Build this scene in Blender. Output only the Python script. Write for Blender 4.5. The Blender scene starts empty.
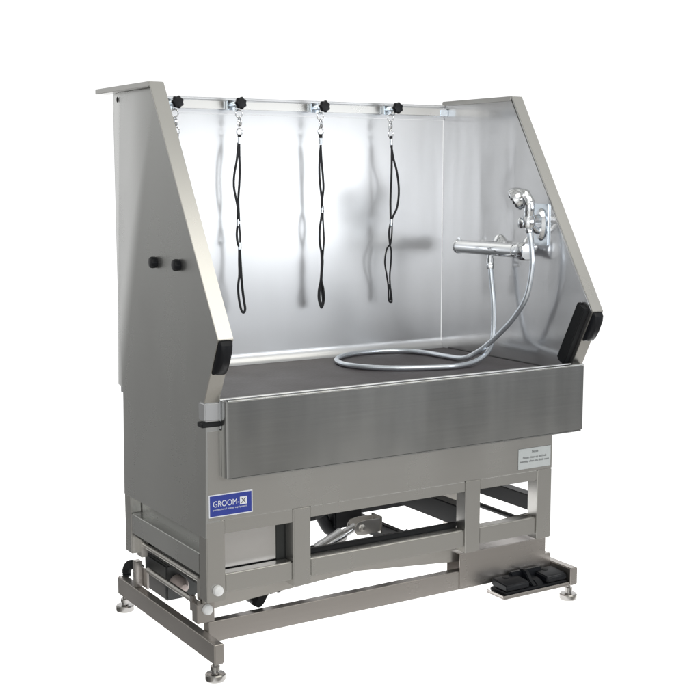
import bpy, bmesh, math, random
from mathutils import Vector, Matrix
random.seed(4)
SC = bpy.context.scene
COL = SC.collection

# ------------------------------------------------------------------ materials
def new_mat(name):
    m = bpy.data.materials.new(name); m.use_nodes = True
    nt = m.node_tree
    b = nt.nodes['Principled BSDF']
    return m, nt, b

def steel(name, col=(.56, .55, .53), rough=.28, grain=(4, 4, 420), var=.10, bump=.05, blotch=.06, aniso=0.0, tint=.06, broad=None, wavy=0, wscale=(3, 3, 3), haze=0, hrough=.5):
    """brushed stainless: fine grain along one axis + broad uneven patches"""
    m, nt, b = new_mat(name)
    N, Lk = nt.nodes.new, nt.links.new
    tc = N('ShaderNodeTexCoord')
    mp = N('ShaderNodeMapping'); mp.inputs['Scale'].default_value = grain
    Lk(tc.outputs['Object'], mp.inputs['Vector'])
    n1 = N('ShaderNodeTexNoise'); n1.inputs['Scale'].default_value = 1; n1.inputs['Detail'].default_value = 3
    Lk(mp.outputs[0], n1.inputs['Vector'])
    mp2 = N('ShaderNodeMapping'); mp2.inputs['Scale'].default_value = broad or (5, 5, 3)
    Lk(tc.outputs['Object'], mp2.inputs['Vector'])
    n2 = N('ShaderNodeTexNoise'); n2.inputs['Scale'].default_value = 1; n2.inputs['Detail'].default_value = 4
    Lk(mp2.outputs[0], n2.inputs['Vector'])
    r1 = N('ShaderNodeMapRange'); r1.inputs[3].default_value = rough - var; r1.inputs[4].default_value = rough + var
    Lk(n1.outputs['Fac'], r1.inputs[0])
    r2 = N('ShaderNodeMapRange'); r2.inputs[3].default_value = -blotch; r2.inputs[4].default_value = blotch
    Lk(n2.outputs['Fac'], r2.inputs[0])
    ad = N('ShaderNodeMath'); ad.operation = 'ADD'; ad.use_clamp = True
    Lk(r1.outputs[0], ad.inputs[0]); Lk(r2.outputs[0], ad.inputs[1]); Lk(ad.outputs[0], b.inputs['Roughness'])
    mx = N('ShaderNodeMix'); mx.data_type = 'RGBA'
    mx.inputs[6].default_value = (*[c * (1 - tint) for c in col], 1)
    mx.inputs[7].default_value = (*[min(1, c * (1 + tint)) for c in col], 1)
    av = N('ShaderNodeMath'); av.operation = 'MULTIPLY_ADD'; av.inputs[1].default_value = .5
    hf = N('ShaderNodeMath'); hf.operation = 'MULTIPLY'; hf.inputs[1].default_value = .5
    Lk(n1.outputs['Fac'], av.inputs[0]); Lk(n2.outputs['Fac'], hf.inputs[0]); Lk(hf.outputs[0], av.inputs[2])
    Lk(av.outputs[0], mx.inputs[0]); Lk(mx.outputs[2], b.inputs['Base Color'])
    b.inputs['Metallic'].default_value = 1
    if aniso: b.inputs['Anisotropic'].default_value = aniso
    if bump:
        bp = N('ShaderNodeBump'); bp.inputs['Strength'].default_value = bump; bp.inputs['Distance'].default_value = .002
        Lk(n1.outputs['Fac'], bp.inputs['Height']); Lk(bp.outputs[0], b.inputs['Normal'])
    if wavy:        # the slight oil-canning of thin sheet
        mp3 = N('ShaderNodeMapping'); mp3.inputs['Scale'].default_value = wscale
        Lk(tc.outputs['Object'], mp3.inputs['Vector'])
        n3 = N('ShaderNodeTexNoise'); n3.inputs['Scale'].default_value = 1; n3.inputs['Detail'].default_value = 1.5
        Lk(mp3.outputs[0], n3.inputs['Vector'])
        b3 = N('ShaderNodeBump'); b3.inputs['Strength'].default_value = 1; b3.inputs['Distance'].default_value = wavy
        Lk(n3.outputs['Fac'], b3.inputs['Height'])
        if bump: Lk(b3.outputs[0], bp.inputs['Normal'])
        else: Lk(b3.outputs[0], b.inputs['Normal'])
    if haze:        # the wide soft lobe that brushed sheet adds to its mirror image
        g = N('ShaderNodeBsdfAnisotropic'); g.inputs['Roughness'].default_value = hrough
        Lk(mx.outputs[2], g.inputs['Color'])
        ms = N('ShaderNodeMixShader'); ms.inputs[0].default_value = haze
        Lk(b.outputs[0], ms.inputs[1]); Lk(g.outputs[0], ms.inputs[2])
        Lk(ms.outputs[0], nt.nodes['Material Output'].inputs['Surface'])
    return m

def plain(name, col, rough=.5, metal=0.0, noise=.12, scale=60, bump=.0, coat=0.0, spec=.5):
    m, nt, b = new_mat(name)
    N, Lk = nt.nodes.new, nt.links.new
    tc = N('ShaderNodeTexCoord'); n = N('ShaderNodeTexNoise')
    n.inputs['Scale'].default_value = scale; n.inputs['Detail'].default_value = 4
    Lk(tc.outputs['Object'], n.inputs['Vector'])
    mx = N('ShaderNodeMix'); mx.data_type = 'RGBA'
    mx.inputs[6].default_value = (*[c * (1 - noise) for c in col], 1)
    mx.inputs[7].default_value = (*[min(1, c * (1 + noise)) for c in col], 1)
    Lk(n.outputs['Fac'], mx.inputs[0]); Lk(mx.outputs[2], b.inputs['Base Color'])
    r = N('ShaderNodeMapRange'); r.inputs[3].default_value = max(0, rough - .06); r.inputs[4].default_value = min(1, rough + .06)
    Lk(n.outputs['Fac'], r.inputs[0]); Lk(r.outputs[0], b.inputs['Roughness'])
    b.inputs['Metallic'].default_value = metal
    b.inputs['Specular IOR Level'].default_value = spec
    b.inputs['Coat Weight'].default_value = coat
    if bump:
        bp = N('ShaderNodeBump'); bp.inputs['Strength'].default_value = bump; bp.inputs['Distance'].default_value = .002
        Lk(n.outputs['Fac'], bp.inputs['Height']); Lk(bp.outputs[0], b.inputs['Normal'])
    return m

M = {}
M['side']   = steel('brushed_steel_side', (.56, .565, .555), .27, (3, 5, 160), .012, 0, .10, tint=.025, broad=(4, 4, 2), haze=.3)
M['front']  = steel('brushed_steel_front', (.535, .527, .508), .25, (4, 4, 160), .012, 0, .08, tint=.03, haze=.25)
M['apron']  = steel('brushed_steel_apron', (.46, .465, .462), .17, (3, 3, 200), .03, 0, .08, tint=.035, broad=(14, 14, 1.4), wavy=.0035, wscale=(6, 6, 3), haze=.15)
M['wall']   = steel('bright_annealed_steel', (.70, .71, .73), .19, (420, 4, 4), .03, .002, .05, tint=.02, broad=(6, 6, 2), wavy=.005, wscale=(2.2, 2, 1.6), haze=.7, hrough=.40)
M['inner']  = steel('bright_annealed_steel_side', (.66, .66, .67), .15, (4, 4, 420), .04, .003, .05, tint=.03, broad=(3, 9, 1.5), wavy=.008, wscale=(2, 6, .8), haze=.45, hrough=.42)
M['tube']   = steel('brushed_steel_tube', (.58, .565, .54), .25, (4, 4, 120), .015, 0, .06, haze=.3)
M['hem']    = steel('brushed_steel_fold', (.62, .615, .60), .28, (7, 7, 7), .02, 0, .04, tint=.015)
M['base']   = steel('brushed_steel_base', (.47, .445, .425), .25, (4, 4, 120), .015, 0, .10, haze=.35)
M['foot']   = steel('turned_steel', (.40, .39, .38), .22, (4, 4, 300), .05, .0, .05)
M['dark']   = plain('shade_black_steel', (.008, .0085, .010), .45, 0, .25, 40, .05, spec=.25)  # frame steel coloured black for the shade under the tub
M['chrome'] = plain('polished_chrome', (.80, .82, .85), .06, 1, .02, 30)
M['motor']  = plain('dark_grey_cast_metal', (.045, .048, .048), .40, .3, .25, 30)
M['rod']    = plain('satin_ground_steel', (.58, .59, .61), .2, 1, .05, 40)
M['cap']    = plain('dull_pinkish_metal', (.50, .43, .41), .45, .3, .08, 60)
M['zinc']   = plain('blue_zinc_plate', (.76, .82, .88), .22, 1, .06, 60)
M['hose']   = plain('silvery_blue_hose', (.84, .90, 1.0), .24, .8, .04, 200)
M['black']  = plain('black_plastic', (.008, .009, .012), .36, 0, .25, 90, .06, spec=.28)
M['rubber'] = plain('black_rubber', (.010, .011, .013), .55, 0, .3, 120, .10, spec=.3)
M['cord']   = plain('black_nylon_cord', (.014, .015, .019), .7, 0, .4, 500, .3)
M['white']  = plain('white_plastic', (.82, .83, .84), .35, 0, .02, 40)
M['blue']   = plain('blue_sticker', (.030, .052, .33), .40, 0, .06, 60)
M['paper']  = plain('pale_grey_sticker', (.50, .53, .54), .45, 0, .04, 60)
M['ink']    = plain('dark_ink', (.03, .03, .035), .5, 0, .1, 60)
M['print']  = plain('white_print', (.80, .82, .88), .45, 0, .02, 60)
M['hole']   = plain('dark_hole', (.006, .006, .006), .8, 0, .1, 60)
M['sealed'] = plain('pale_reflection_steel', (.66, .645, .635), .30, .8, .03, 50)  # metal sheet, its pale tone stands in for a bright reflection

def mat_rubber():
    m, nt, b = new_mat('ribbed_rubber')
    N, Lk = nt.nodes.new, nt.links.new
    tc = N('ShaderNodeTexCoord')
    v = N('ShaderNodeTexVoronoi'); v.inputs['Scale'].default_value = 110
    n = N('ShaderNodeTexNoise'); n.inputs['Scale'].default_value = 7; n.inputs['Detail'].default_value = 5
    Lk(tc.outputs['Object'], v.inputs['Vector']); Lk(tc.outputs['Object'], n.inputs['Vector'])
    mx = N('ShaderNodeMix'); mx.data_type = 'RGBA'
    mx.inputs[6].default_value = (.050, .042, .046, 1); mx.inputs[7].default_value = (.084, .071, .077, 1)
    Lk(n.outputs['Fac'], mx.inputs[0]); Lk(mx.outputs[2], b.inputs['Base Color'])
    r = N('ShaderNodeMapRange'); r.inputs[3].default_value = .34; r.inputs[4].default_value = .54
    Lk(n.outputs['Fac'], r.inputs[0]); Lk(r.outputs[0], b.inputs['Roughness'])
    bp = N('ShaderNodeBump'); bp.inputs['Strength'].default_value = .25; bp.inputs['Distance'].default_value = .002
    Lk(v.outputs['Distance'], bp.inputs['Height']); Lk(bp.outputs[0], b.inputs['Normal'])
    return m
M['mat'] = mat_rubber()

# ------------------------------------------------------------------ mesh helpers
def box(bm, x0, x1, y0, y1, z0, z1, bev=.0015, seg=2):
    t = bmesh.new()
    r = bmesh.ops.create_cube(t, size=1)
    for v in t.verts:
        v.co = Vector(((x0 + x1) / 2 + v.co.x * (x1 - x0), (y0 + y1) / 2 + v.co.y * (y1 - y0), (z0 + z1) / 2 + v.co.z * (z1 - z0)))
    merge(bm, t, bev, seg)

def merge(bm, t, bev=0, seg=2):
    bmesh.ops.recalc_face_normals(t, faces=t.faces)
    if bev:
        es = [e for e in t.edges if len(e.link_faces) == 2 and e.calc_face_angle(0) > .5]
        bmesh.ops.bevel(t, geom=es, offset=bev, segments=seg, affect='EDGES', clamp_overlap=True)
    me = bpy.data.meshes.new('t'); t.to_mesh(me); t.free()
    bm.from_mesh(me); bpy.data.meshes.remove(me)

def prism(bm, A, B, bev=.0015, seg=2):
    """solid between two matching polygons (lists of 3-D points)"""
    t = bmesh.new()
    a = [t.verts.new(p) for p in A]; b = [t.verts.new(p) for p in B]
    t.faces.new(a); t.faces.new(b[::-1])
    n = len(a)
    for i in range(n):
        t.faces.new((a[i], b[i], b[(i + 1) % n], a[(i + 1) % n]))
    merge(bm, t, bev, seg)

def extr(bm, prof, axis, a, b, bev=.0015, seg=2):
    """extrude a 2-D profile along an axis; the profile's two numbers are the other axes in x,y,z order"""
    def P(p, v):
        q = list(p); q.insert('xyz'.index(axis), v); return Vector(q)
    prism(bm, [P(p, a) for p in prof], [P(p, b) for p in prof], bev, seg)

def spline(pts, n=6):
    P = [Vector(p) for p in pts]
    if len(P) < 3: return P
    Q = [P[0] * 2 - P[1]] + P + [P[-1] * 2 - P[-2]]
    out = []
    for i in range(1, len(Q) - 2):
        a, b, c, d = Q[i - 1:i + 3]
        for k in range(n):
            t = k / n
            out.append(.5 * ((2 * b) + (c - a) * t + (2 * a - 5 * b + 4 * c - d) * t * t + (3 * b - a - 3 * c + d) * t ** 3))
    out.append(P[-1])
    return out

def tube(bm, pts, r, seg=12, n=6, smooth=True, closed=False, flat=None):
    """round (or flat=(wide, thin)) bar swept along a smooth path; r may be a list"""
    P = spline(pts, n) if smooth else [Vector(p) for p in pts]
    R = r if isinstance(r, (list, tuple)) else None
    up = None; rings = []
    for i, p in enumerate(P):
        if closed: d = (P[(i + 1) % len(P)] - P[i - 1])
        else: d = (P[min(i + 1, len(P) - 1)] - P[max(i - 1, 0)])
        d.normalize()
        if up is None:
            up = Vector((0, 0, 1)) if abs(d.z) < .9 else Vector((0, 1, 0))
        up = (up - d * up.dot(d)).normalized()
        s = d.cross(up)
        if R: rr = R[0] + (R[1] - R[0]) * i / (len(P) - 1) if len(R) == 2 else R[min(len(R) - 1, int(i / n))]
        else: rr = r
        ra, rb = (rr, rr) if not flat else flat
        rings.append([bm.verts.new(p + up * (math.sin(a) * rb) + s * (math.cos(a) * ra)) for a in (2 * math.pi * k / seg for k in range(seg))])
    m = len(rings)
    for i in range(m if closed else m - 1):
        A, B = rings[i], rings[(i + 1) % m]
        for k in range(seg):
            f = bm.faces.new((A[k], A[(k + 1) % seg], B[(k + 1) % seg], B[k])); f.smooth = True
    if not closed:
        bm.faces.new(rings[0][::-1]); bm.faces.new(rings[-1])

def lathe(bm, prof, origin, direction, seg=28, lobes=0, lobe=.0, smooth=True):
    """revolve (radius, height) pairs about a direction"""
    d = Vector(direction).normalized()
    a = Vector((0, 0, 1)) if abs(d.z) < .9 else Vector((1, 0, 0))
    u = d.cross(a).normalized(); w = d.cross(u); o = Vector(origin)
    rings = []
    for (r, h) in prof:
        ring = []
        for k in range(seg):
            t = 2 * math.pi * k / seg
            q = r * (1 + lobe * math.cos(lobes * t)) if lobes else r
            ring.append(bm.verts.new(o + d * h + (u * math.cos(t) + w * math.sin(t)) * q))
        rings.append(ring)
    fs = []
    for A, B in zip(rings, rings[1:]):
        for k in range(seg):
            f = bm.faces.new((A[k], A[(k + 1) % seg], B[(k + 1) % seg], B[k])); f.smooth = smooth; fs.append(f)
    fs.append(bm.faces.new(rings[0][::-1])); fs.append(bm.faces.new(rings[-1]))
    bmesh.ops.recalc_face_normals(bm, faces=fs)

def ring(bm, c, R, r, normal, seg=20, stretch=1.0):
    d = Vector(normal).normalized(); a = Vector((0, 0, 1)) if abs(d.z) < .9 else Vector((1, 0, 0))
    u = d.cross(a).normalized(); w = d.cross(u)
    pts = [Vector(c) + u * math.cos(t) * R + w * math.sin(t) * R * stretch for t in (2 * math.pi * k / seg for k in range(seg))]
    tube(bm, pts, r, 8, smooth=False, closed=True)

def link(name, bm, mat, parent=None, origin=None, sm_angle=math.radians(35)):
    o0 = Vector(origin) if origin is not None else (ROOTS.get(parent.name) if parent is not None else Vector())
    bmesh.ops.recalc_face_normals(bm, faces=bm.faces)
    me = bpy.data.meshes.new(name)
    for v in bm.verts: v.co -= o0
    bm.to_mesh(me); bm.free()
    me.materials.append(mat)
    for p in me.polygons: p.use_smooth = True
    me.set_sharp_from_angle(angle=sm_angle)
    o = bpy.data.objects.new(name, me); COL.objects.link(o)
    if parent is not None:
        o.parent = parent
        ROOTS[o.name] = o0
    else:
        o.location = o0; ROOTS[o.name] = o0
    return o

ROOTS = {}
def thing(name, label, cat, loc, group=None):
    o = bpy.data.objects.new(name, None); COL.objects.link(o); o.location = loc
    o.empty_display_size = .1
    o['label'] = label; o['category'] = cat
    if group: o['group'] = group
    ROOTS[o.name] = Vector(loc)
    return o

def one(name, mat, parent, fn, *a, **k):
    bm = bmesh.new(); fn(bm, *a, **k); return link(name, bm, mat, parent)

def text(name, s, size, x, z, y, mat, parent, align='LEFT', width=None, bold=False):
    cu = bpy.data.curves.new(name, 'FONT'); cu.body = s; cu.size = size; cu.align_x = align; cu.extrude = .0001
    cu.offset = .0009 * size / .02 if bold else 0
    to = bpy.data.objects.new('tmp', cu); COL.objects.link(to)
    dg = bpy.context.evaluated_depsgraph_get(); dg.update()
    me = bpy.data.meshes.new_from_object(to.evaluated_get(dg))
    bpy.data.objects.remove(to); bpy.data.curves.remove(cu)
    xs = [v.co.x for v in me.vertices]
    k = 1.0
    if width: k = width / (max(xs) - min(xs))
    o0 = ROOTS[parent.name]
    for v in me.vertices:
        v.co = Vector((x + v.co.x * k, y - v.co.z, z + v.co.y)) - o0
    me.materials.clear(); me.materials.append(mat)
    o = bpy.data.objects.new(name, me); COL.objects.link(o); o.parent = parent; ROOTS[o.name] = o0
    return o

# ------------------------------------------------------------------ the bath
BATH = thing('dog_grooming_bath', 'tall brushed stainless steel dog grooming bath on a low lift frame', 'grooming bath', (.67, .32, 0))

# --- base
def base_beam(bm, x0, x1): box(bm, x0, x1, -.041, .680, .0545, .114, .003, 3)
one('base_beam', M['base'], BATH, base_beam, 0, .030)
one('base_beam', M['base'], BATH, base_beam, 1.306, 1.337)
one('base_rail', M['base'], BATH, box, .030, 1.306, .060, .092, .081, .1425, .0025, 3)
def foot(bm, x, y):
    lathe(bm, [(.0270, 0), (.0295, .003), (.0295, .017), (.026, .0205), (.011, .022), (.010, .030), (.0135, .030), (.0135, .041), (.007, .042), (.007, .0555)], (x, y, 0), (0, 0, 1), 28)
for (x, y) in ((.0165, -.010), (.0165, .662), (1.3215, -.014), (1.3215, .650)):
    one('levelling_foot', M['foot'], BATH, foot, x, y)
# left pivot brackets on the base
def brk(bm, y0, y1):
    box(bm, -.004, .051, y0, y1, .1435, .2005, .002)
one('pivot_bracket', M['base'], BATH, brk, .060, .096)
def brkb(bm):
    box(bm, .006, .028, .534, .562, .1145, .199, .002)
    box(bm, .0285, .036, .500, .566, .1145, .176, .002)
one('pivot_bracket', M['base'], BATH, brkb)
def sidelug(bm):
    box(bm, .004, .016, .110, .128, .165, .210, .0015)
one('pivot_bracket', M['base'], BATH, sidelug)
# right bearing housing behind the pedals (open on its left end)
def housing(bm):
    box(bm, .920, 1.278, .056, .060, .083, .2015, .001)
    box(bm, .920, 1.278, .060, .128, .1985, .2015, .0008)
    box(bm, .920, 1.278, .124, .128, .083, .1985, .001)
    box(bm, 1.2745, 1.278, .060, .124, .083, .1985, .001)
one('bearing_housing', M['base'], BATH, housing)
# white caps on the pivots
def cap(bm, c, r=.0150):
    lathe(bm, [(r * .82, -.002), (r, .001), (r, .008), (r * .9, .0125), (r * .62, .0155), (r * .2, .017)], c, (0, -1, 0), 28)
one('pivot_cap', M['white'], BATH, cap, (.0312, -.0005, .256))
one('pivot_cap', M['white'], BATH, cap, (.0260, .0590, .184))
# scissor arms: front pair and rear pair
def arm(bm, y0, y1, xa, za, xb, zb, h=.045):
    t = [(xa, za), (xb, zb), (xb, zb + h), (xa, za + h)]
    extr(bm, t, 'y', y0, y1, .002)
one('lift_arm', M['tube'], BATH, arm, .064, .078, .020, .1775, 1.215, .247)
one('lift_arm', M['tube'], BATH, arm, .081, .092, .035, .245, .955, .1655)
# cross shafts
def shaft(bm, x, z, y0, y1, r=.0085): tube(bm, [(x, y0, z), (x, y1, z)], r, 14, smooth=False)
def shaft_l(bm):
    shaft(bm, .030, .255, .095, .545, .0080)
    box(bm, .020, .041, .520, .556, .2140, .2715, .001)
    box(bm, .020, .041, .090, .112, .2000, .2640, .001)
one('cross_shaft', M['tube'], BATH, shaft_l)
one('cross_shaft', M['tube'], BATH, shaft, .030, .180, .097, .494, .0085)
one('cross_shaft', M['dark'], BATH, shaft, 1.277, .232, .130, .545, .0095)

# --- upper frame
def post(bm, x0, x1, y0, y1, z0=.222): box(bm, x0, x1, y0, y1, z0, .4545, .0025, 3)
for (a, b) in ((0, .0575), (.2765, .3345), (.897, .956), (1.190, 1.250)):
    one('frame_post', M['front'], BATH, post, a, b, 0, .050)
for (a, b) in ((0, .0575), (1.190, 1.250)):
    one('frame_post', M['front'], BATH, post, a, b, .550, .600)
def bays(): return ((.058, .276), (.335, .8965), (.9565, 1.1895))
for (a, b) in bays():
    one('top_rail', M['front'], BATH, box, a, b, .003, .045, .414 if a < .1 else .421, .4542, .0015)
    one('low_rail', M['front'], BATH, box, a, b, .006, .046, .240, .2965, .004, 3)
one('top_rail', M['front'], BATH, box, .0080, .040, .0505, .5495, .4080, .4542, .0015)
one('top_rail', M['front'], BATH, box, 1.210, 1.2485, .0505, .5495, .4045, .4542, .0015)
one('side_rail', M['side'], BATH, box, .001, .055, .0505, .5495, .290, .3545, .003, 3)
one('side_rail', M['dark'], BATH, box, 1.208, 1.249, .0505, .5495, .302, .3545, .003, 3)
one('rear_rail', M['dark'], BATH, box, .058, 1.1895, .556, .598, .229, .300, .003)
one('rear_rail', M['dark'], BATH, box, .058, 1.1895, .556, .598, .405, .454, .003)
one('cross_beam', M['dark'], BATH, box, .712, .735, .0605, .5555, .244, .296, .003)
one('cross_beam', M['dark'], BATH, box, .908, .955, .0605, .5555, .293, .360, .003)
def gusset(bm):
    box(bm, .9560, 1.043, .2400, .2440, .318, .400, .001)
    lathe(bm, [(.010, 0), (.010, .006), (.005, .007), (.005, .012)], (1.018, .2400, .385), (0, -1, 0), 6)
one('stiffener', M['dark'], BATH, box, .3355, .8960, .0465, .0600, .246, .3115, .001)
one('gusset_plate', M['tube'], BATH, gusset)
one('cross_beam_bolt', M['chrome'], BATH, lathe, [(.009, 0), (.009, .006), (.004, .007), (.004, .012)], (.724, .075, .2965), (0, 0, 1), 6)
# electrics box behind the first bay
def ebox(bm):
    box(bm, .036, .247, .0545, .546, .2975, .4535, .003)
cb = one('control_box', M['side'], BATH, ebox)
one('cover_plate', M['sealed'], cb, box, .037, .246, .0515, .0540, .2985, .4525, .001)
one('recess_shade_fill', M['motor'], BATH, box, .2475, .300, .052, .300, .250, .413, .001)  # added dark block in place of the shaded recess beside the box
one('dark_gap_fill', M['dark'], BATH, box, .060, .246, .056, .500, .246, .2970, .001)  # added dark block filling the gap below the box
# drive under the frame; extra dark boxes stand in for the shade around it
def motor(bm):
    box(bm, .062, .170, .430, .600, .090, .2050, .006)
    box(bm, .066, .200, .112, .600, .2055, .2450, .004)
    box(bm, .130, .170, .120, .429, .170, .2050, .004)
one('motor_and_shade_fill', M['motor'], BATH, motor)
one('motor_cap', M['cap'], BATH, lathe, [(.026, 0), (.026, .030), (.023, .042), (.012, .060), (.002, .062)], (.098, .4295, .146), (0, -1, -.05), 28)
def conduit(bm):
    P = [(.030, .672, .108), (.031, .676, .128), (.033, .660, .150), (.036, .630, .160), (.045, .590, .158)]
    tube(bm, P, .0125, 14, 6)
    Q = spline(P, 4)
    for k in range(1, len(Q) - 1):
        lathe(bm, [(.0125, -.003), (.0152, -.001), (.0152, .001), (.0125, .003)], Q[k], Q[k + 1] - Q[k - 1], 16)
one('flexible_conduit', M['rubber'], BATH, conduit)
act = one('actuator', M['dark'], BATH, lambda bm: (
    tube(bm, [(.330, .20, .178), (.470, .20, .240)], .030, 20, smooth=False),
    None))
def act_motor(bm):
    tube(bm, [(.560, .325, .318), (.592, .318, .268), (.640, .320, .300), (.700, .320, .330)], .020, 14)
    box(bm, .592, .697, .290, .345, .275, .335, .006)
one('actuator_motor', M['dark'], act, act_motor)
def rod(bm):
    tube(bm, [(.462, .20, .2365), (.498, .20, .2545)], .027, 24, smooth=False)
    tube(bm, [(.498, .20, .2545), (.566, .20, .2840)], .0255, 24, smooth=False)
    tube(bm, [(.566, .20, .2840), (.612, .20, .3020)], .0145, 20, smooth=False)
one('actuator_rod', M['rod'], act, rod)
def clevis(bm):
    for y in (.176, .222):
        extr(bm, [(.598, .291), (.608, .281), (.640, .279), (.697, .283), (.697, .325), (.640, .327), (.608, .322), (.598, .310)], 'y', y, y + .004, .0008)
    box(bm, .692, .6975, .172, .230, .276, .331, .001)
    lathe(bm, [(.011, 0), (.011, .005), (.006, .006), (.006, .012)], (.624, .176, .303), (0, -1, 0), 6, smooth=False)
one('clevis', M['tube'], act, clevis)
def strut(bm):
    extr(bm, [(.196, .150), (.226, .150), (.262, .205), (.226, .205)], 'y', .094, .115, .001)
    tube(bm, [(.215, .100, .155), (.215, .560, .155)], .014, 12, smooth=False)
    for x in (.250, .275):
        lathe(bm, [(.009, 0), (.009, .007), (.004, .009)], (x, .094, .188), (0, -1, 0), 6)
one('lift_strut', M['dark'], BATH, strut)

# --- tub body
def casing(bm):
    box(bm, .0065, 1.250, 0, .600, .455, .711, .002, 3)
cas = one('tub_casing', M['front'], BATH, casing)
# basin: floor, rim and front apron
def basin(bm):
    box(bm, .0465, 1.3235, .012, .7265, .7115, .7560, .001)
    box(bm, .047, 1.3235, 0, .011, .7115, .7930, .0022, 3)
    tube(bm, [(.048, .004, .7930), (1.3225, .004, .7930)], .0045, 12, smooth=False)
one('basin', M['wall'], BATH, basin)
def corner_block(bm): box(bm, .0005, .0465, -.0015, .040, .738, .7885, .003, 3)
one('corner_block', M['wall'], BATH, corner_block)
def corner_r(bm): box(bm, 1.3240, 1.3690, -.0015, .040, .738, .7885, .003, 3)
one('corner_block', M['wall'], BATH, corner_r)
one('rubber_seal', M['rubber'], BATH, box, -.009, .060, -.002, .030, .7215, .7360, .003, 3)
def apron(bm):
    x0, x1, z0, z1 = .050, 1.360, .572, .7925
    yo, yi = -.0275, -.0235
    # folded tray: rounded vertical edges, returns on the two sides and the bottom, hemmed top
    prof = [(x0, -.001), (x0, yo + .010), (x0 + .004, yo + .0035), (x0 + .016, yo), (x1 - .016, yo), (x1 - .004, yo + .0035), (x1, yo + .010), (x1, -.001),
            (x1 - .003, -.001), (x1 - .003, yo + .012), (x1 - .013, yi), (x0 + .013, yi), (x0 + .003, yo + .012), (x0 + .003, -.001)]
    t = bmesh.new()
    lo = []
    for i, (x, y) in enumerate(prof):
        lo.append(Vector((x, y, z0 + .006)))
    hi = [Vector((x, y, z1)) for x, y in prof]
    # clip lower right corner like the folded sheet
    n = len(prof)
    a = [t.verts.new(p) for p in lo]; b = [t.verts.new(p) for p in hi]
    for i in range(n): t.faces.new((a[i], a[(i + 1) % n], b[(i + 1) % n], b[i]))
    quads = [(0, 1, 12, 13), (1, 2, 11, 12), (2, 3, 11), (3, 4, 10, 11), (4, 5, 10), (5, 6, 9, 10), (6, 7, 8, 9)]
    for q in quads:
        t.faces.new([a[i] for i in q]); t.faces.new([b[i] for i in q][::-1])
    merge(bm, t, 0)
    box(bm, x0 + .010, x1 - .010, yo + .0005, -.002, z0, z0 + .0065, .0022, 3)
    tube(bm, [(x0 + .008, yo + .0030, z1), (x1 - .008, yo + .0030, z1)], .0040, 12, smooth=False)
apr = one('front_apron', M['apron'], BATH, apron)

# --- side panels
def outer_x(z): return -.0012 + .0225 * (z - .4075) / 1.25
def left_panel(bm):
    yz = [(.599, .4075), (.602, .7015), (.604, .748), (.641, .752), (.636, 1.02), (.612, 1.6575), (.336, 1.6575), (-.0885, .972), (.0045, .789), (.0006, .7105), (.0006, .4075)]
    A = [Vector((outer_x(z), y, z)) for y, z in yz]
    yb = [(.599, .4075), (.602, .7015), (.604, .748), (.7275, .752), (.7275, 1.02), (.7275, 1.6575), (.336, 1.6575), (-.0885, .972), (.0045, .789), (.0006, .7105), (.0006, .4075)]
    B = [Vector((.0452, y, z)) for y, z in yb]
    prism(bm, A, B, .0008, 1)
sp = one('side_panel', M['side'], BATH, left_panel)
def strip(bm, x0, x1):
    P = [(.334, 1.673), (-.0926, .9745), (0, .7895)]
    Q = [(.3395, 1.671), (-.0862, .9745), (.0062, .7895)]
    extr(bm, P + Q[::-1], 'x', x0, x1, .0010, 2)
one('panel_edge', M['hem'], sp, strip, 0, .0457)
def lip(bm, x0, x1, yb=.764):
    box(bm, x0, x1, .340, yb, 1.6578, 1.6735, .002)
one('panel_lip', M['hem'], sp, lip, .0003, .0456)
one('screw_hole', M['hole'], sp, lathe, [(.0085, 0), (.0085, .0012), (.006, .0012), (.006, .0014)], (outer_x(1.638) + .0004, .628, 1.636), (-1, 0, 0), 20)
def right_panel(bm):
    yz = [(.7275, .7015), (.7275, 1.6575), (.336, 1.6575), (-.0885, .972), (.0045, .789), (.0045, .7015)]
    prism(bm, [Vector((1.3250, y, z)) for y, z in yz], [Vector((1.3650, y, z)) for y, z in yz], .0008, 1)
sr = one('side_panel', M['inner'], BATH, right_panel)
one('panel_edge', M['hem'], sr, strip, 1.3248, 1.3705)
one('panel_lip', M['hem'], sr, lip, 1.3249, 1.3703, .736)
# black end bumpers just under the kink, and the rubber edge strip inside the right panel
def bumper(bm, x0, x1):
    d = Vector((0, .0926, -.185)).normalized(); nrm = Vector((0, -.893, -.447))
    o = Vector((0, -.0926, .9745))
    def P(x, s, h): return Vector((x, 0, 0)) + o + d * s + nrm * h
    t = bmesh.new()
    S = [(.004, .002), (.010, .016), (.026, .024), (.060, .026), (.085, .023), (.103, .016), (.112, .002)]
    xs = [(x0, .2), (x0 + .004, .75), (x0 + .011, 1.0), (x1 - .011, 1.0), (x1 - .004, .75), (x1, .2)]
    g = []
    for x, k in xs:
        inset = (1 - k) * .010
        g.append([t.verts.new(P(x, .058 + (s - .058) * (1 - inset * 6), .001 + (h - .001) * k)) for s, h in S])
    for i in range(len(g) - 1):
        for j in range(len(S) - 1):
            t.faces.new((g[i][j], g[i + 1][j], g[i + 1][j + 1], g[i][j + 1]))
    t.faces.new(g[0]); t.faces.new(g[-1][::-1])
    t.faces.new([r[0] for r in g][::-1]); t.faces.new([r[-1] for r in g])
    merge(bm, t, 0)
one('end_bumper', M['black'], sp, bumper, .003, .0435)
one('end_bumper', M['black'], sr, bumper, 1.328, 1.3695)
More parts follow.
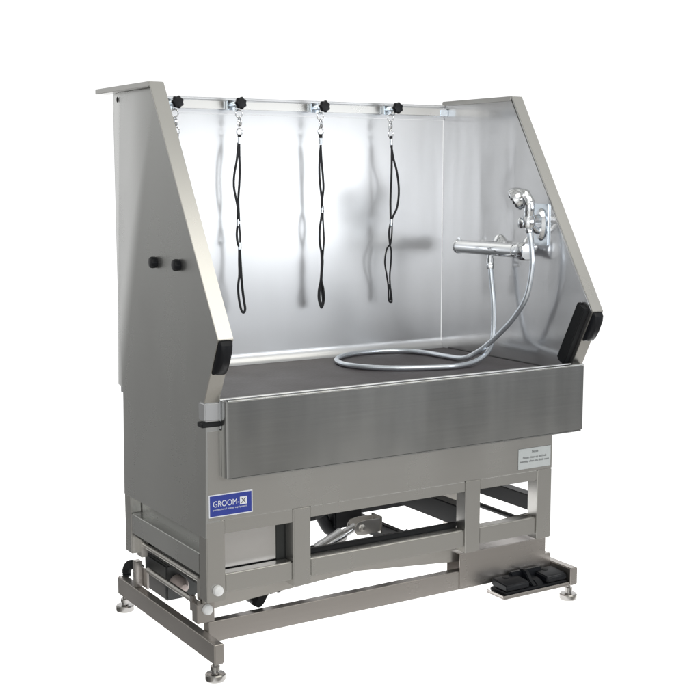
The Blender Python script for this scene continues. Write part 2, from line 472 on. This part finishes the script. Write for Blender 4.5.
def edge_rubber(bm):
    d = Vector((0, .0926, -.185)).normalized(); back = Vector((0, .893, .447))
    o = Vector((0, -.0926, .9745))
    for (b0, b1, x0, x1) in ((.014, .046, 1.300, 1.3247), (.046, .062, 1.308, 1.3247)):
        c = [o + d * s + back * b for s, b in ((.000, b0), (.000, b1), (.212, b1), (.212, b0))]
        prism(bm, [Vector((x0, p.y, p.z)) for p in c], [Vector((x1, p.y, p.z)) for p in c], .003, 3)
one('edge_rubber', M['rubber'], sr, edge_rubber)
# two black knobs on the outside of the left panel
def side_knob(bm, y, z):
    lathe(bm, [(.0150, 0), (.0160, .002), (.0165, .012), (.0145, .018), (.009, .019)], (outer_x(z), y, z), (-1, 0, 0), 32, 8, .04)
one('panel_knob', M['black'], sp, side_knob, .340, 1.155)
one('panel_knob', M['black'], sp, side_knob, .176, 1.157)

# --- back wall with coved foot
def back_wall(bm):
    y = .7285
    prof = [(y + .003, 1.606), (y, 1.606), (y, .806)]
    for k in range(1, 15):
        a = k / 14 * math.pi / 2
        prof.append((y - .032 * (1 - math.cos(a)), .806 - .046 * math.sin(a)))
    prof += [(y - .032, .7565), (y + .003, .7565)]
    extr(bm, prof, 'x', .0460, 1.3245, 0)
bw = one('back_wall', M['wall'], BATH, back_wall)
def wall_head(bm):
    box(bm, .0600, 1.3245, .7170, .7350, 1.6490, 1.6600, .003, 3)
    box(bm, .0600, 1.3245, .7250, .7350, 1.6070, 1.6490, .001)
    box(bm, .0460, 1.3245, .7210, .7250, 1.6070, 1.6140, .0015)
one('wall_head', M['wall'], bw, wall_head)
# hitching rail with its clamps
def hitch(bm):
    box(bm, .060, 1.318, .7000, .7030, 1.6215, 1.6465, .0012)
    box(bm, .060, 1.318, .7030, .7245, 1.6435, 1.6465, .0008)
    box(bm, .060, 1.318, .7030, .7205, 1.6215, 1.6245, .0008)
rail = one('hitching_rail', M['hem'], BATH, hitch)
one('rail_bracket', M['zinc'], rail, box, 1.2900, 1.3247, .697, .7245, 1.620, 1.6425, .002)
CL = [(.227, 1.636), (.450, 1.639), (.767, 1.637), (1.065, 1.640)]
def clamp(bm, x, z):
    box(bm, x - .027, x + .002, .6850, .6995, 1.6175, 1.6490, .002)
    lathe(bm, [(.0085, 0), (.0085, .012), (.0065, .013), (.0065, .040)], (x - .004, .686, z - .003), (0, -1, 0), 20)
    ring(bm, (x - .004, .664, z - .016), .0085, .0022, (1, 0, 0), 16)
def star(bm, x, z):
    lathe(bm, [(.007, -.006), (.009, 0), (.0165, .002), (.0190, .006), (.0190, .014), (.0160, .0185), (.006, .020)], (x, .652, z), (0, -1, 0), 56, 7, .085)
for x, z in CL:
    c = one('rail_clamp', M['zinc'], rail, clamp, x, z)
    k = one('clamp_knob', M['black'], rail, star, x, z)

# --- wall mounted mixer on the right panel
def mixer(bm):
    X, Z = 1.268, 1.155
    lathe(bm, [(.012, 0), (.0215, .004), (.0235, .010), (.0235, .330), (.0218, .332), (.0218, .336), (.0235, .338), (.0235, .352)], (X, .560, Z), (0, -1, 0), 36)
    for y in (.387, .226):
        lathe(bm, [(.036, 0), (.036, .004), (.030, .012), (.017, .018), (.013, .020), (.013, .055)], (1.3249, y, 1.166), (-1, 0, 0), 32)
    lathe(bm, [(.010, 0), (.010, .018), (.0125, .018), (.0125, .034), (.009, .035)], (1.270, .369, 1.140), (0, 0, -1), 20)
mx = one('shower_mixer', M['chrome'], BATH, mixer)
def mknob(bm):
    X, Z = 1.268, 1.155
    lathe(bm, [(.0235, 0), (.0295, .003), (.0305, .010), (.0305, .034), (.0270, .040), (.010, .042)], (X, .207, Z), (0, -1, 0), 40, 10, .02)
one('mixer_knob', M['chrome'], mx, mknob)
def mend(bm):
    X, Z = 1.268, 1.155
    lathe(bm, [(.0245, 0), (.0258, .002), (.0258, .008), (.0245, .010)], (X, .552, Z), (0, -1, 0), 40)
    box(bm, X - .004, X + .004, .540, .550, Z + .022, Z + .032, .001)
one('mixer_knob', M['chrome'], mx, mend)
# hand-shower holder
def plate(bm): box(bm, 1.3190, 1.3248, .1255, .1975, 1.1745, 1.3125, .002)
hp = one('shower_holder', M['zinc'], BATH, plate)
def hbody(bm):
    t = []
    for k in range(28):
        a = 2 * math.pi * k / 28
        t.append((.1600 + .0235 * math.cos(a), 1.244 + .055 * math.sin(a)))
    t2 = [(.1600 + (y - .16) * .72, 1.244 + (z - 1.244) * .86) for y, z in t]
    prism(bm, [Vector((1.3188, y, z)) for y, z in t], [Vector((1.3050, y, z)) for y, z in t2], .002, 2)
    tube(bm, [(1.308, .160, 1.262), (1.285, .155, 1.260), (1.268, .150, 1.256)], [.017, .014], 18)
    tube(bm, [(1.310, .160, 1.222), (1.290, .158, 1.228), (1.268, .152, 1.246)], [.012, .011], 16)
one('holder_body', M['chrome'], hp, hbody)
def hclip(bm):
    # open ring gripping the handle
    pts = [(1.252 + .021 * math.cos(a), .149 + .021 * math.sin(a), 1.254) for a in [math.radians(20 + k * 300 / 16) for k in range(17)]]
    tube(bm, pts, .0, 10, n=2, flat=(.0035, .019))
    lathe(bm, [(.018, 0), (.018, .004), (.012, .010), (.003, .012)], (1.231, .158, 1.250), (-.9, .3, -.1), 24)
one('holder_clip', M['chrome'], hp, hclip)

# --- foot pedal tray
def tray(bm):
    box(bm, 1.028, 1.3055, -.037, .0550, .0545, .0585, .001)
    box(bm, 1.028, 1.3055, -.037, -.0345, .0590, .0670, .001)
    box(bm, 1.028, 1.0305, -.0340, .0550, .0590, .0670, .001)
one('pedal_tray', M['base'], BATH, tray)

# --- badge and notice
bd = one('badge', M['print'], BATH, box, .0085, .1445, -.0012, -.0002, .4655, .5305, .0004)
one('badge_field', M['blue'], bd, box, .0118, .1412, -.0016, -.0013, .4688, .5272, 0)
text('badge_lettering', 'GROOM-', .0245, .0205, .4950, -.0018, M['print'], bd, width=.0805)
one('badge_square', M['print'], bd, box, .1045, .1265, -.0020, -.0017, .4925, .5150, 0)
text('badge_lettering', 'X', .0225, .1155, .4957, -.0022, M['ink'], bd, 'CENTER')
text('badge_lettering', 'professional metal equipment', .0068, .0205, .4850, -.0018, M['print'], bd, width=.106)
nt = one('notice', M['paper'], BATH, box, 1.1060, 1.2420, -.0010, -.0002, .4650, .5325, .0004)
text('notice_lettering', 'Note', .0125, 1.1755, .5165, -.0012, M['ink'], nt, 'CENTER', bold=False)
text('notice_lettering', 'Please clean up bathtub', .0105, 1.1740, .4990, -.0012, M['ink'], nt, 'CENTER', width=.098)
text('notice_lettering', 'everyday when you finish work', .0105, 1.1740, .4865, -.0012, M['ink'], nt, 'CENTER', width=.122)

# ------------------------------------------------------------------ loose things
# rubber mat
mt = one('rubber_mat', M['mat'], None, lambda bm: (box(bm, .050, 1.318, .0150, .6960, .7564, .7685, .002)))
mt['label'] = 'dark grey rubber mat lying flat on the floor of the steel basin'; mt['category'] = 'mat'

# hand shower with hose
HS = thing('hand_shower', 'chrome hand shower in its wall holder with long silver hose coiled on the mat', 'hand shower', (1.25, .148, 1.22))
hose_pts = [(1.2545, .1500, 1.232), (1.255, .140, 1.205), (1.256, .131, 1.165), (1.256, .128, 1.103), (1.252, .149, 1.007), (1.238, .199, 0.929), (1.218, .258, .866),
            (1.200, .295, .829), (1.180, .330, .800), (1.156, .366, .781), (1.149, .455, .7772), (1.138, .570, .7772), (1.090, .655, .7772), (.986, .688, .7772), (.874, .668, .7772),
            (.783, .592, .7772), (.746, .484, .7772), (.776, .388, .7772), (.852, .315, .7772), (.947, .270, .7772), (1.030, .247, .7780), (1.120, .268, .7800),
            (1.195, .291, .799), (1.245, .321, .832), (1.262, .333, .893), (1.270, .346, .968), (1.270, .360, 1.050), (1.270, .3690, 1.106)]
one('hose', M['hose'], HS, tube, hose_pts, .0088, 14, 8)
def hs_ends(bm):
    lathe(bm, [(.0105, 0), (.0115, .002), (.0115, .022), (.0095, .026)], (1.2545, .150, 1.242), (0, -.25, -1), 20)
one('hose_nut', M['chrome'], HS, hs_ends)
one('hose_nut', M['chrome'], HS, lathe, [(.0110, 0), (.0120, .002), (.0120, .018), (.0095, .022)], (1.270, .369, 1.106), (0, -.1, -1), 6)
def handle(bm):
    tube(bm, [(1.254, .150, 1.236), (1.253, .149, 1.262), (1.253, .145, 1.290), (1.252, .146, 1.315), (1.247, .160, 1.336), (1.240, .182, 1.338)], [.0130, .0170, .0180, .0205, .0250, .026], 24)
one('shower_handle', M['chrome'], HS, handle)
fd = Vector((-.62, .55, -.56)).normalized()
hc = Vector((1.236, .188, 1.330))
def head(bm):
    lathe(bm, [(.006, -.034), (.022, -.030), (.034, -.016), (.0385, .000), (.0385, .010), (.0355, .014), (.0320, .0145), (.0315, .012), (.004, .0125)], hc, fd, 36)
hd = one('shower_head', M['chrome'], HS, head)
def nozzles(bm):
    u = fd.orthogonal().normalized(); w = fd.cross(u)
    lathe(bm, [(.0308, 0), (.0308, .0012)], hc + fd * .0130, fd, 28)
    for k in range(9):
        a = 2 * math.pi * k / 9
        lathe(bm, [(.0042, 0), (.0036, .003), (.0020, .004)], hc + fd * .0142 + (u * math.cos(a) + w * math.sin(a)) * .022, fd, 10)
one('spray_face', M['rubber'], hd, nozzles)

# tethers
def tether(label, x, rings, strands, sliders, low_knot=None, crimp=None, y=.660):
    T = thing('grooming_tether', label, 'tether', (x, y, 1.62), 'black cord tethers hanging from the rail')
    def hook(bm):
        (c0, c1, c2) = rings
        ring(bm, (c0[0], y, c0[1]), .0115, .0021, (.25, 1, 0), 20)
        lathe(bm, [(.003, 0), (.0058, .003), (.0060, .009), (.0032, .012), (.0032, .017), (.0058, .020), (.0046, .028), (.0030, .030)], (c0[0], y, c0[1] - .010), (c1[0] - c0[0], 0, c1[1] - c0[1]), 14)
        tube(bm, [(c1[0] - .002, y, c1[1] + .005), (c1[0] - .007, y, c1[1] - .006), (c1[0] - .003, y, c1[1] - .019), (c1[0] + .005, y, c1[1] - .014), (c1[0] + .006, y, c1[1] - .001), (c1[0] + .001, y, c1[1] + .006)], .0022, 8, 4)
        ring(bm, (c2[0], y, c2[1]), .0095, .0019, (.3, 1, 0), 18, 1.25)
    one('snap_hook', M['chrome'], T, hook)
    def cr(bm):
        x0, z0 = crimp
        tube(bm, [(x0, y, z0), (x0, y, z0 - .020)], .0052, 12, smooth=False)
    one('cord_crimp', M['zinc'], T, cr)
    def cords(bm):
        tube(bm, [(rings[2][0], y, rings[2][1] - .008), (crimp[0], y, crimp[1] + .001)], .0062, 10, smooth=False)
        for s in strands:
            n = len(s)
            pts = [(px, y + (.004 * math.sin(i * 1.7 + len(s))), pz) for i, (px, pz) in enumerate(s)]
            tube(bm, pts, .0036, 10, 5, flat=(.0042, .0028))
    one('cord', M['cord'], T, cords)
    for (sx, sz) in sliders:
        one('slide_ring', M['zinc'], T, tube, [(sx, y, sz + .010), (sx, y, sz - .012)], .0060, 12, smooth=False)
    return T
tether('black cord tether with a narrow long loop, hanging left of the middle of the wall', .452,
       [(.452, 1.606), (.454, 1.584), (.453, 1.547)],
       [[(.451, 1.512), (.445, 1.482), (.439, 1.450), (.433, 1.407), (.432, 1.368), (.437, 1.326), (.443, 1.293), (.444, 1.257)],
        [(.453, 1.512), (.453, 1.472), (.451, 1.424), (.449, 1.375), (.448, 1.332), (.447, 1.293), (.446, 1.257)],
        [(.444, 1.247), (.440, 1.214), (.440, 1.185), (.446, 1.174), (.452, 1.184), (.451, 1.214), (.446, 1.247)],
        [(.448, 1.174), (.448, 1.121), (.445, 1.078), (.440, 1.042), (.445, 1.002), (.452, .964), (.458, .952), (.466, .964), (.464, .994), (.457, 1.034), (.452, 1.071), (.452, 1.121), (.450, 1.174)]],
       [(.4445, 1.252), (.449, 1.176)], crimp=(.453, 1.529))
tether('black cord tether hanging in tight doubled strands at the middle of the wall', .762,
       [(.760, 1.606), (.763, 1.584), (.762, 1.553)],
       [[(.760, 1.509), (.758, 1.458), (.759, 1.394), (.764, 1.326), (.766, 1.295)],
        [(.761, 1.509), (.767, 1.458), (.770, 1.407), (.770, 1.363), (.768, 1.326), (.767, 1.295)],
        [(.767, 1.288), (.762, 1.264), (.755, 1.220), (.759, 1.175), (.764, 1.144), (.762, 1.100), (.760, 1.048), (.755, 1.013), (.752, .982), (.757, .958), (.765, .952), (.772, .960), (.773, .985), (.769, 1.020), (.766, 1.048), (.768, 1.099), (.768, 1.144), (.773, 1.185), (.774, 1.227), (.770, 1.264), (.768, 1.288)],
        [(.764, 1.152), (.766, 1.110), (.762, 1.060), (.758, 1.010), (.757, .975), (.764, .962), (.769, .982), (.765, 1.030), (.763, 1.070)]],
       [(.767, 1.291)], crimp=(.7615, 1.531))
tether('black cord tether whose upper loop bows out to the side, nearest the shower', 1.050,
       [(1.047, 1.606), (1.047, 1.582), (1.048, 1.551)],
       [[(1.051, 1.512), (1.051, 1.414), (1.051, 1.319), (1.051, 1.245)],
        [(1.053, 1.512), (1.059, 1.467), (1.071, 1.425), (1.083, 1.383), (1.086, 1.340), (1.075, 1.294), (1.059, 1.263), (1.053, 1.245)],
        [(1.051, 1.238), (1.045, 1.206), (1.043, 1.178), (1.047, 1.162), (1.055, 1.178), (1.056, 1.206), (1.053, 1.238)],
        [(1.046, 1.160), (1.035, 1.143), (1.024, 1.100), (1.032, 1.054), (1.043, 1.010), (1.044, .964), (1.050, .956), (1.056, .963), (1.052, 1.010), (1.047, 1.053), (1.049, 1.100), (1.053, 1.142), (1.049, 1.160)],
        [(1.046, 1.02), (1.049, .99), (1.050, .962)]],
       [(1.052, 1.242)], crimp=(1.050, 1.533))
tether('black cord tether mostly hidden behind the sloping edge of the near side panel', .226,
       [(.224, 1.602), (.226, 1.580), (.229, 1.546)],
       [[(.230, 1.506), (.224, 1.46), (.220, 1.38), (.226, 1.30), (.230, 1.25)],
        [(.231, 1.506), (.236, 1.45), (.238, 1.36), (.233, 1.30), (.231, 1.25)],
        [(.230, 1.245), (.223, 1.19), (.226, 1.10), (.222, 1.02), (.224, .96), (.232, .952), (.239, .97), (.236, 1.04), (.232, 1.11), (.237, 1.19), (.231, 1.245)]],
       [(.2305, 1.248)], crimp=(.2305, 1.527))

# foot pedal switch
PD = thing('foot_switch', 'black twin pedal foot switch sitting on the low steel tray', 'foot switch', (1.165, .010, .0592))
def ps_base(bm):
    box(bm, 1.040, 1.302, -.0315, .0535, .0592, .0740, .004, 3)
    # raised guard between the two pedals
    pr = [(-.027, .074), (-.006, .088), (.012, .108), (.024, .116), (.050, .116), (.050, .074)]
    extr(bm, pr, 'x', 1.158, 1.176, .003, 2)
    extr(bm, [(-.027, .072), (-.012, .084), (.008, .090), (.050, .090), (.050, .072)], 'x', 1.176, 1.208, .003, 2)
    extr(bm, [(.030, .074), (.034, .112), (.050, .112), (.050, .074)], 'x', 1.115, 1.245, .003, 2)
one('switch_base', M['black'], PD, ps_base)
def pedal(bm, x0, x1):
    extr(bm, [(-.031, .0765), (-.031, .093), (-.024, .098), (.050, .103), (.050, .0765)], 'x', x0, x1, .005, 3)
def pdot(bm, x): lathe(bm, [(.0115, 0), (.0115, .0016), (.009, .0022)], (x, .030, .1012), (0, -.08, 1), 24)
for x0, x1 in ((1.044, 1.140), (1.214, 1.300)):
    p = one('pedal', M['black'], PD, pedal, x0, x1)
    one('pedal_button', M['rubber'], p, pdot, (x0 + x1) / 2 - .004)

# ------------------------------------------------------------------ setting: white floor, made translucent for an added lamp underneath
VD = Vector((.5282, .8491, 0))          # the way the photographer looks across the floor
RT = Vector((.8491, -.5282, 0))
CAMP = Vector((-1.45204, -3.08740, 1.40829))
fl = bmesh.new()
o = Vector((CAMP.x, CAMP.y, 0))
c = [Vector(p) for p in ((-.018, -.056, 0), (1.70, -.056, 0), (2.45, 2.75, 0), (-.018, 2.75, 0))]
vs = [fl.verts.new(p) for p in c]; fl.faces.new(vs)
m, nt_, b_ = new_mat('white_backlit_floor')
tc = nt_.nodes.new('ShaderNodeTexCoord'); nz = nt_.nodes.new('ShaderNodeTexNoise'); nz.inputs['Scale'].default_value = 3
nt_.links.new(tc.outputs['Object'], nz.inputs['Vector'])
mxx = nt_.nodes.new('ShaderNodeMix'); mxx.data_type = 'RGBA'
mxx.inputs[6].default_value = (.88, .88, .88, 1); mxx.inputs[7].default_value = (.91, .91, .91, 1)
nt_.links.new(nz.outputs['Fac'], mxx.inputs[0]); nt_.links.new(mxx.outputs[2], b_.inputs['Base Color'])
b_.inputs['Roughness'].default_value = .8; b_.inputs['Specular IOR Level'].default_value = .0
tr_ = nt_.nodes.new('ShaderNodeBsdfTranslucent'); tr_.inputs['Color'].default_value = (.95, .95, .95, 1)
ms_ = nt_.nodes.new('ShaderNodeMixShader'); ms_.inputs[0].default_value = .5
nt_.links.new(b_.outputs[0], ms_.inputs[1]); nt_.links.new(tr_.outputs[0], ms_.inputs[2])
nt_.links.new(ms_.outputs[0], nt_.nodes['Material Output'].inputs['Surface'])
flo = link('floor', fl, m, None); flo['kind'] = 'structure'

# ------------------------------------------------------------------ world: dim room, bright white behind the bath
w = bpy.data.worlds.new('World'); SC.world = w; w.use_nodes = True
nt_ = w.node_tree; N, Lk = nt_.nodes.new, nt_.links.new
bg = nt_.nodes['Background']
tc = N('ShaderNodeTexCoord'); sep = N('ShaderNodeSeparateXYZ'); Lk(tc.outputs['Generated'], sep.inputs[0])
mr = N('ShaderNodeMapRange'); mr.inputs[1].default_value = -1; mr.inputs[2].default_value = 1; Lk(sep.outputs['Z'], mr.inputs[0])
cr = N('ShaderNodeValToRGB'); Lk(mr.outputs[0], cr.inputs[0])
def ramp(cr, stops):
    el = cr.color_ramp.elements
    el[0].position, el[0].color = stops[0][0], (*stops[0][1], 1)
    el[1].position, el[1].color = stops[-1][0], (*stops[-1][1], 1)
    for p, col in stops[1:-1]:
        e = el.new(p); e.color = (*col, 1)
ramp(cr, [(0, (.38, .36, .32)), (.33, (.47, .457, .428)), (.378, (.41, .395, .365)), (.404, (.16, .16, .158)), (.430, (.13, .132, .135)), (.450, (.35, .355, .365)), (.50, (.34, .345, .355)), (.60, (.36, .36, .355)), (1, (.55, .55, .52))])
# the dimmer end of the room, off to the left
cr2 = N('ShaderNodeValToRGB'); Lk(mr.outputs[0], cr2.inputs[0])
ramp(cr2, [(0, (.12, .115, .105)), (.42, (.17, .168, .162)), (.50, (.29, .29, .285)), (.58, (.50, .50, .485)), (1, (.6, .6, .57))])
d3 = N('ShaderNodeVectorMath'); d3.operation = 'DOT_PRODUCT'; d3.inputs[1].default_value = (-.6, .8, 0)
Lk(tc.outputs['Generated'], d3.inputs[0])
s3 = N('ShaderNodeMapRange'); s3.interpolation_type = 'SMOOTHSTEP'; s3.inputs[1].default_value = .2; s3.inputs[2].default_value = .7
Lk(d3.outputs['Value'], s3.inputs[0])
m3 = N('ShaderNodeMix'); m3.data_type = 'RGBA'
Lk(s3.outputs[0], m3.inputs[0]); Lk(cr.outputs[0], m3.inputs[6]); Lk(cr2.outputs[0], m3.inputs[7])
wn = N('ShaderNodeTexNoise'); wn.inputs['Scale'].default_value = 2.6; wn.inputs['Detail'].default_value = 4
Lk(tc.outputs['Generated'], wn.inputs['Vector'])
wr = N('ShaderNodeMapRange'); wr.inputs[1].default_value = .32; wr.inputs[2].default_value = .68; wr.inputs[3].default_value = .45; wr.inputs[4].default_value = 1.6
Lk(wn.outputs['Fac'], wr.inputs[0])
wm = N('ShaderNodeVectorMath'); wm.operation = 'SCALE'
Lk(m3.outputs[2], wm.inputs[0]); Lk(wr.outputs[0], wm.inputs['Scale'])
dt = N('ShaderNodeVectorMath'); dt.operation = 'DOT_PRODUCT'; dt.inputs[1].default_value = (.5282, .8491, 0)
Lk(tc.outputs['Generated'], dt.inputs[0])
ss = N('ShaderNodeMapRange'); ss.interpolation_type = 'SMOOTHSTEP'; ss.inputs[1].default_value = .62; ss.inputs[2].default_value = .76
Lk(dt.outputs['Value'], ss.inputs[0])
mx_ = N('ShaderNodeMix'); mx_.data_type = 'RGBA'; mx_.inputs[7].default_value = (1.15, 1.15, 1.15, 1)
Lk(ss.outputs[0], mx_.inputs[0]); Lk(wm.outputs[0], mx_.inputs[6]); 
d2 = N('ShaderNodeVectorMath'); d2.operation = 'DOT_PRODUCT'; d2.inputs[1].default_value = (-.54, -.84, 0)
Lk(tc.outputs['Generated'], d2.inputs[0])
s2 = N('ShaderNodeMapRange'); s2.interpolation_type = 'SMOOTHSTEP'; s2.inputs[1].default_value = .80; s2.inputs[2].default_value = .97
Lk(d2.outputs['Value'], s2.inputs[0])
m2 = N('ShaderNodeMix'); m2.data_type = 'RGBA'; m2.inputs[7].default_value = (1.0, 1.0, .97, 1)
Lk(s2.outputs[0], m2.inputs[0]); Lk(mx_.outputs[2], m2.inputs[6]); Lk(m2.outputs[2], bg.inputs['Color'])
bg.inputs['Strength'].default_value = 1

# ------------------------------------------------------------------ lamps
def area(name, loc, target, sx, sy, watts, col=(1, 1, 1)):
    l = bpy.data.lights.new(name, 'AREA'); l.shape = 'RECTANGLE'; l.size = sx; l.size_y = sy; l.energy = watts; l.color = col
    o = bpy.data.objects.new(name, l); COL.objects.link(o); o.location = loc
    o.rotation_euler = (Vector(target) - Vector(loc)).to_track_quat('-Z', 'Y').to_euler()
    return o
area('window_light', (3.25, -3.15, 1.30), (.7, .7, 1.30), 3.4, .68, 33, (.95, .98, 1))
area('window_light', (-1.05, -3.45, 1.28), (1.0, .7, 1.28), 1.5, .66, 14, (.95, .98, 1))
area('ceiling_light', (1.3, -2.15, 3.2), (1.2, -.2, .3), 3.8, 2.0, 38, (1, .97, .88))
area('added_floor_light', (1.27, 1.395, -.12), (1.27, 1.3951, 0), 2.70, 3.11, 76)  # added lamp, keeps the floor white and washes out shadows under the tub

# ------------------------------------------------------------------ camera
cd = bpy.data.cameras.new('camera'); cam = bpy.data.objects.new('camera', cd); COL.objects.link(cam)
cam.location = CAMP
cam.rotation_euler = (math.radians(90 - 7.91341), 0, math.radians(-31.88770))
cd.sensor_width = 36; cd.lens = 1261.03 / 700 * 36; cd.clip_end = 100
SC.camera = cam
SC.view_settings.view_transform = 'Standard'; SC.view_settings.look = 'None'
SC.view_settings.exposure = 0; SC.view_settings.gamma = 1; SC.view_settings.use_curve_mapping = False
SC.cycles.max_bounces = 12; SC.cycles.glossy_bounces = 8
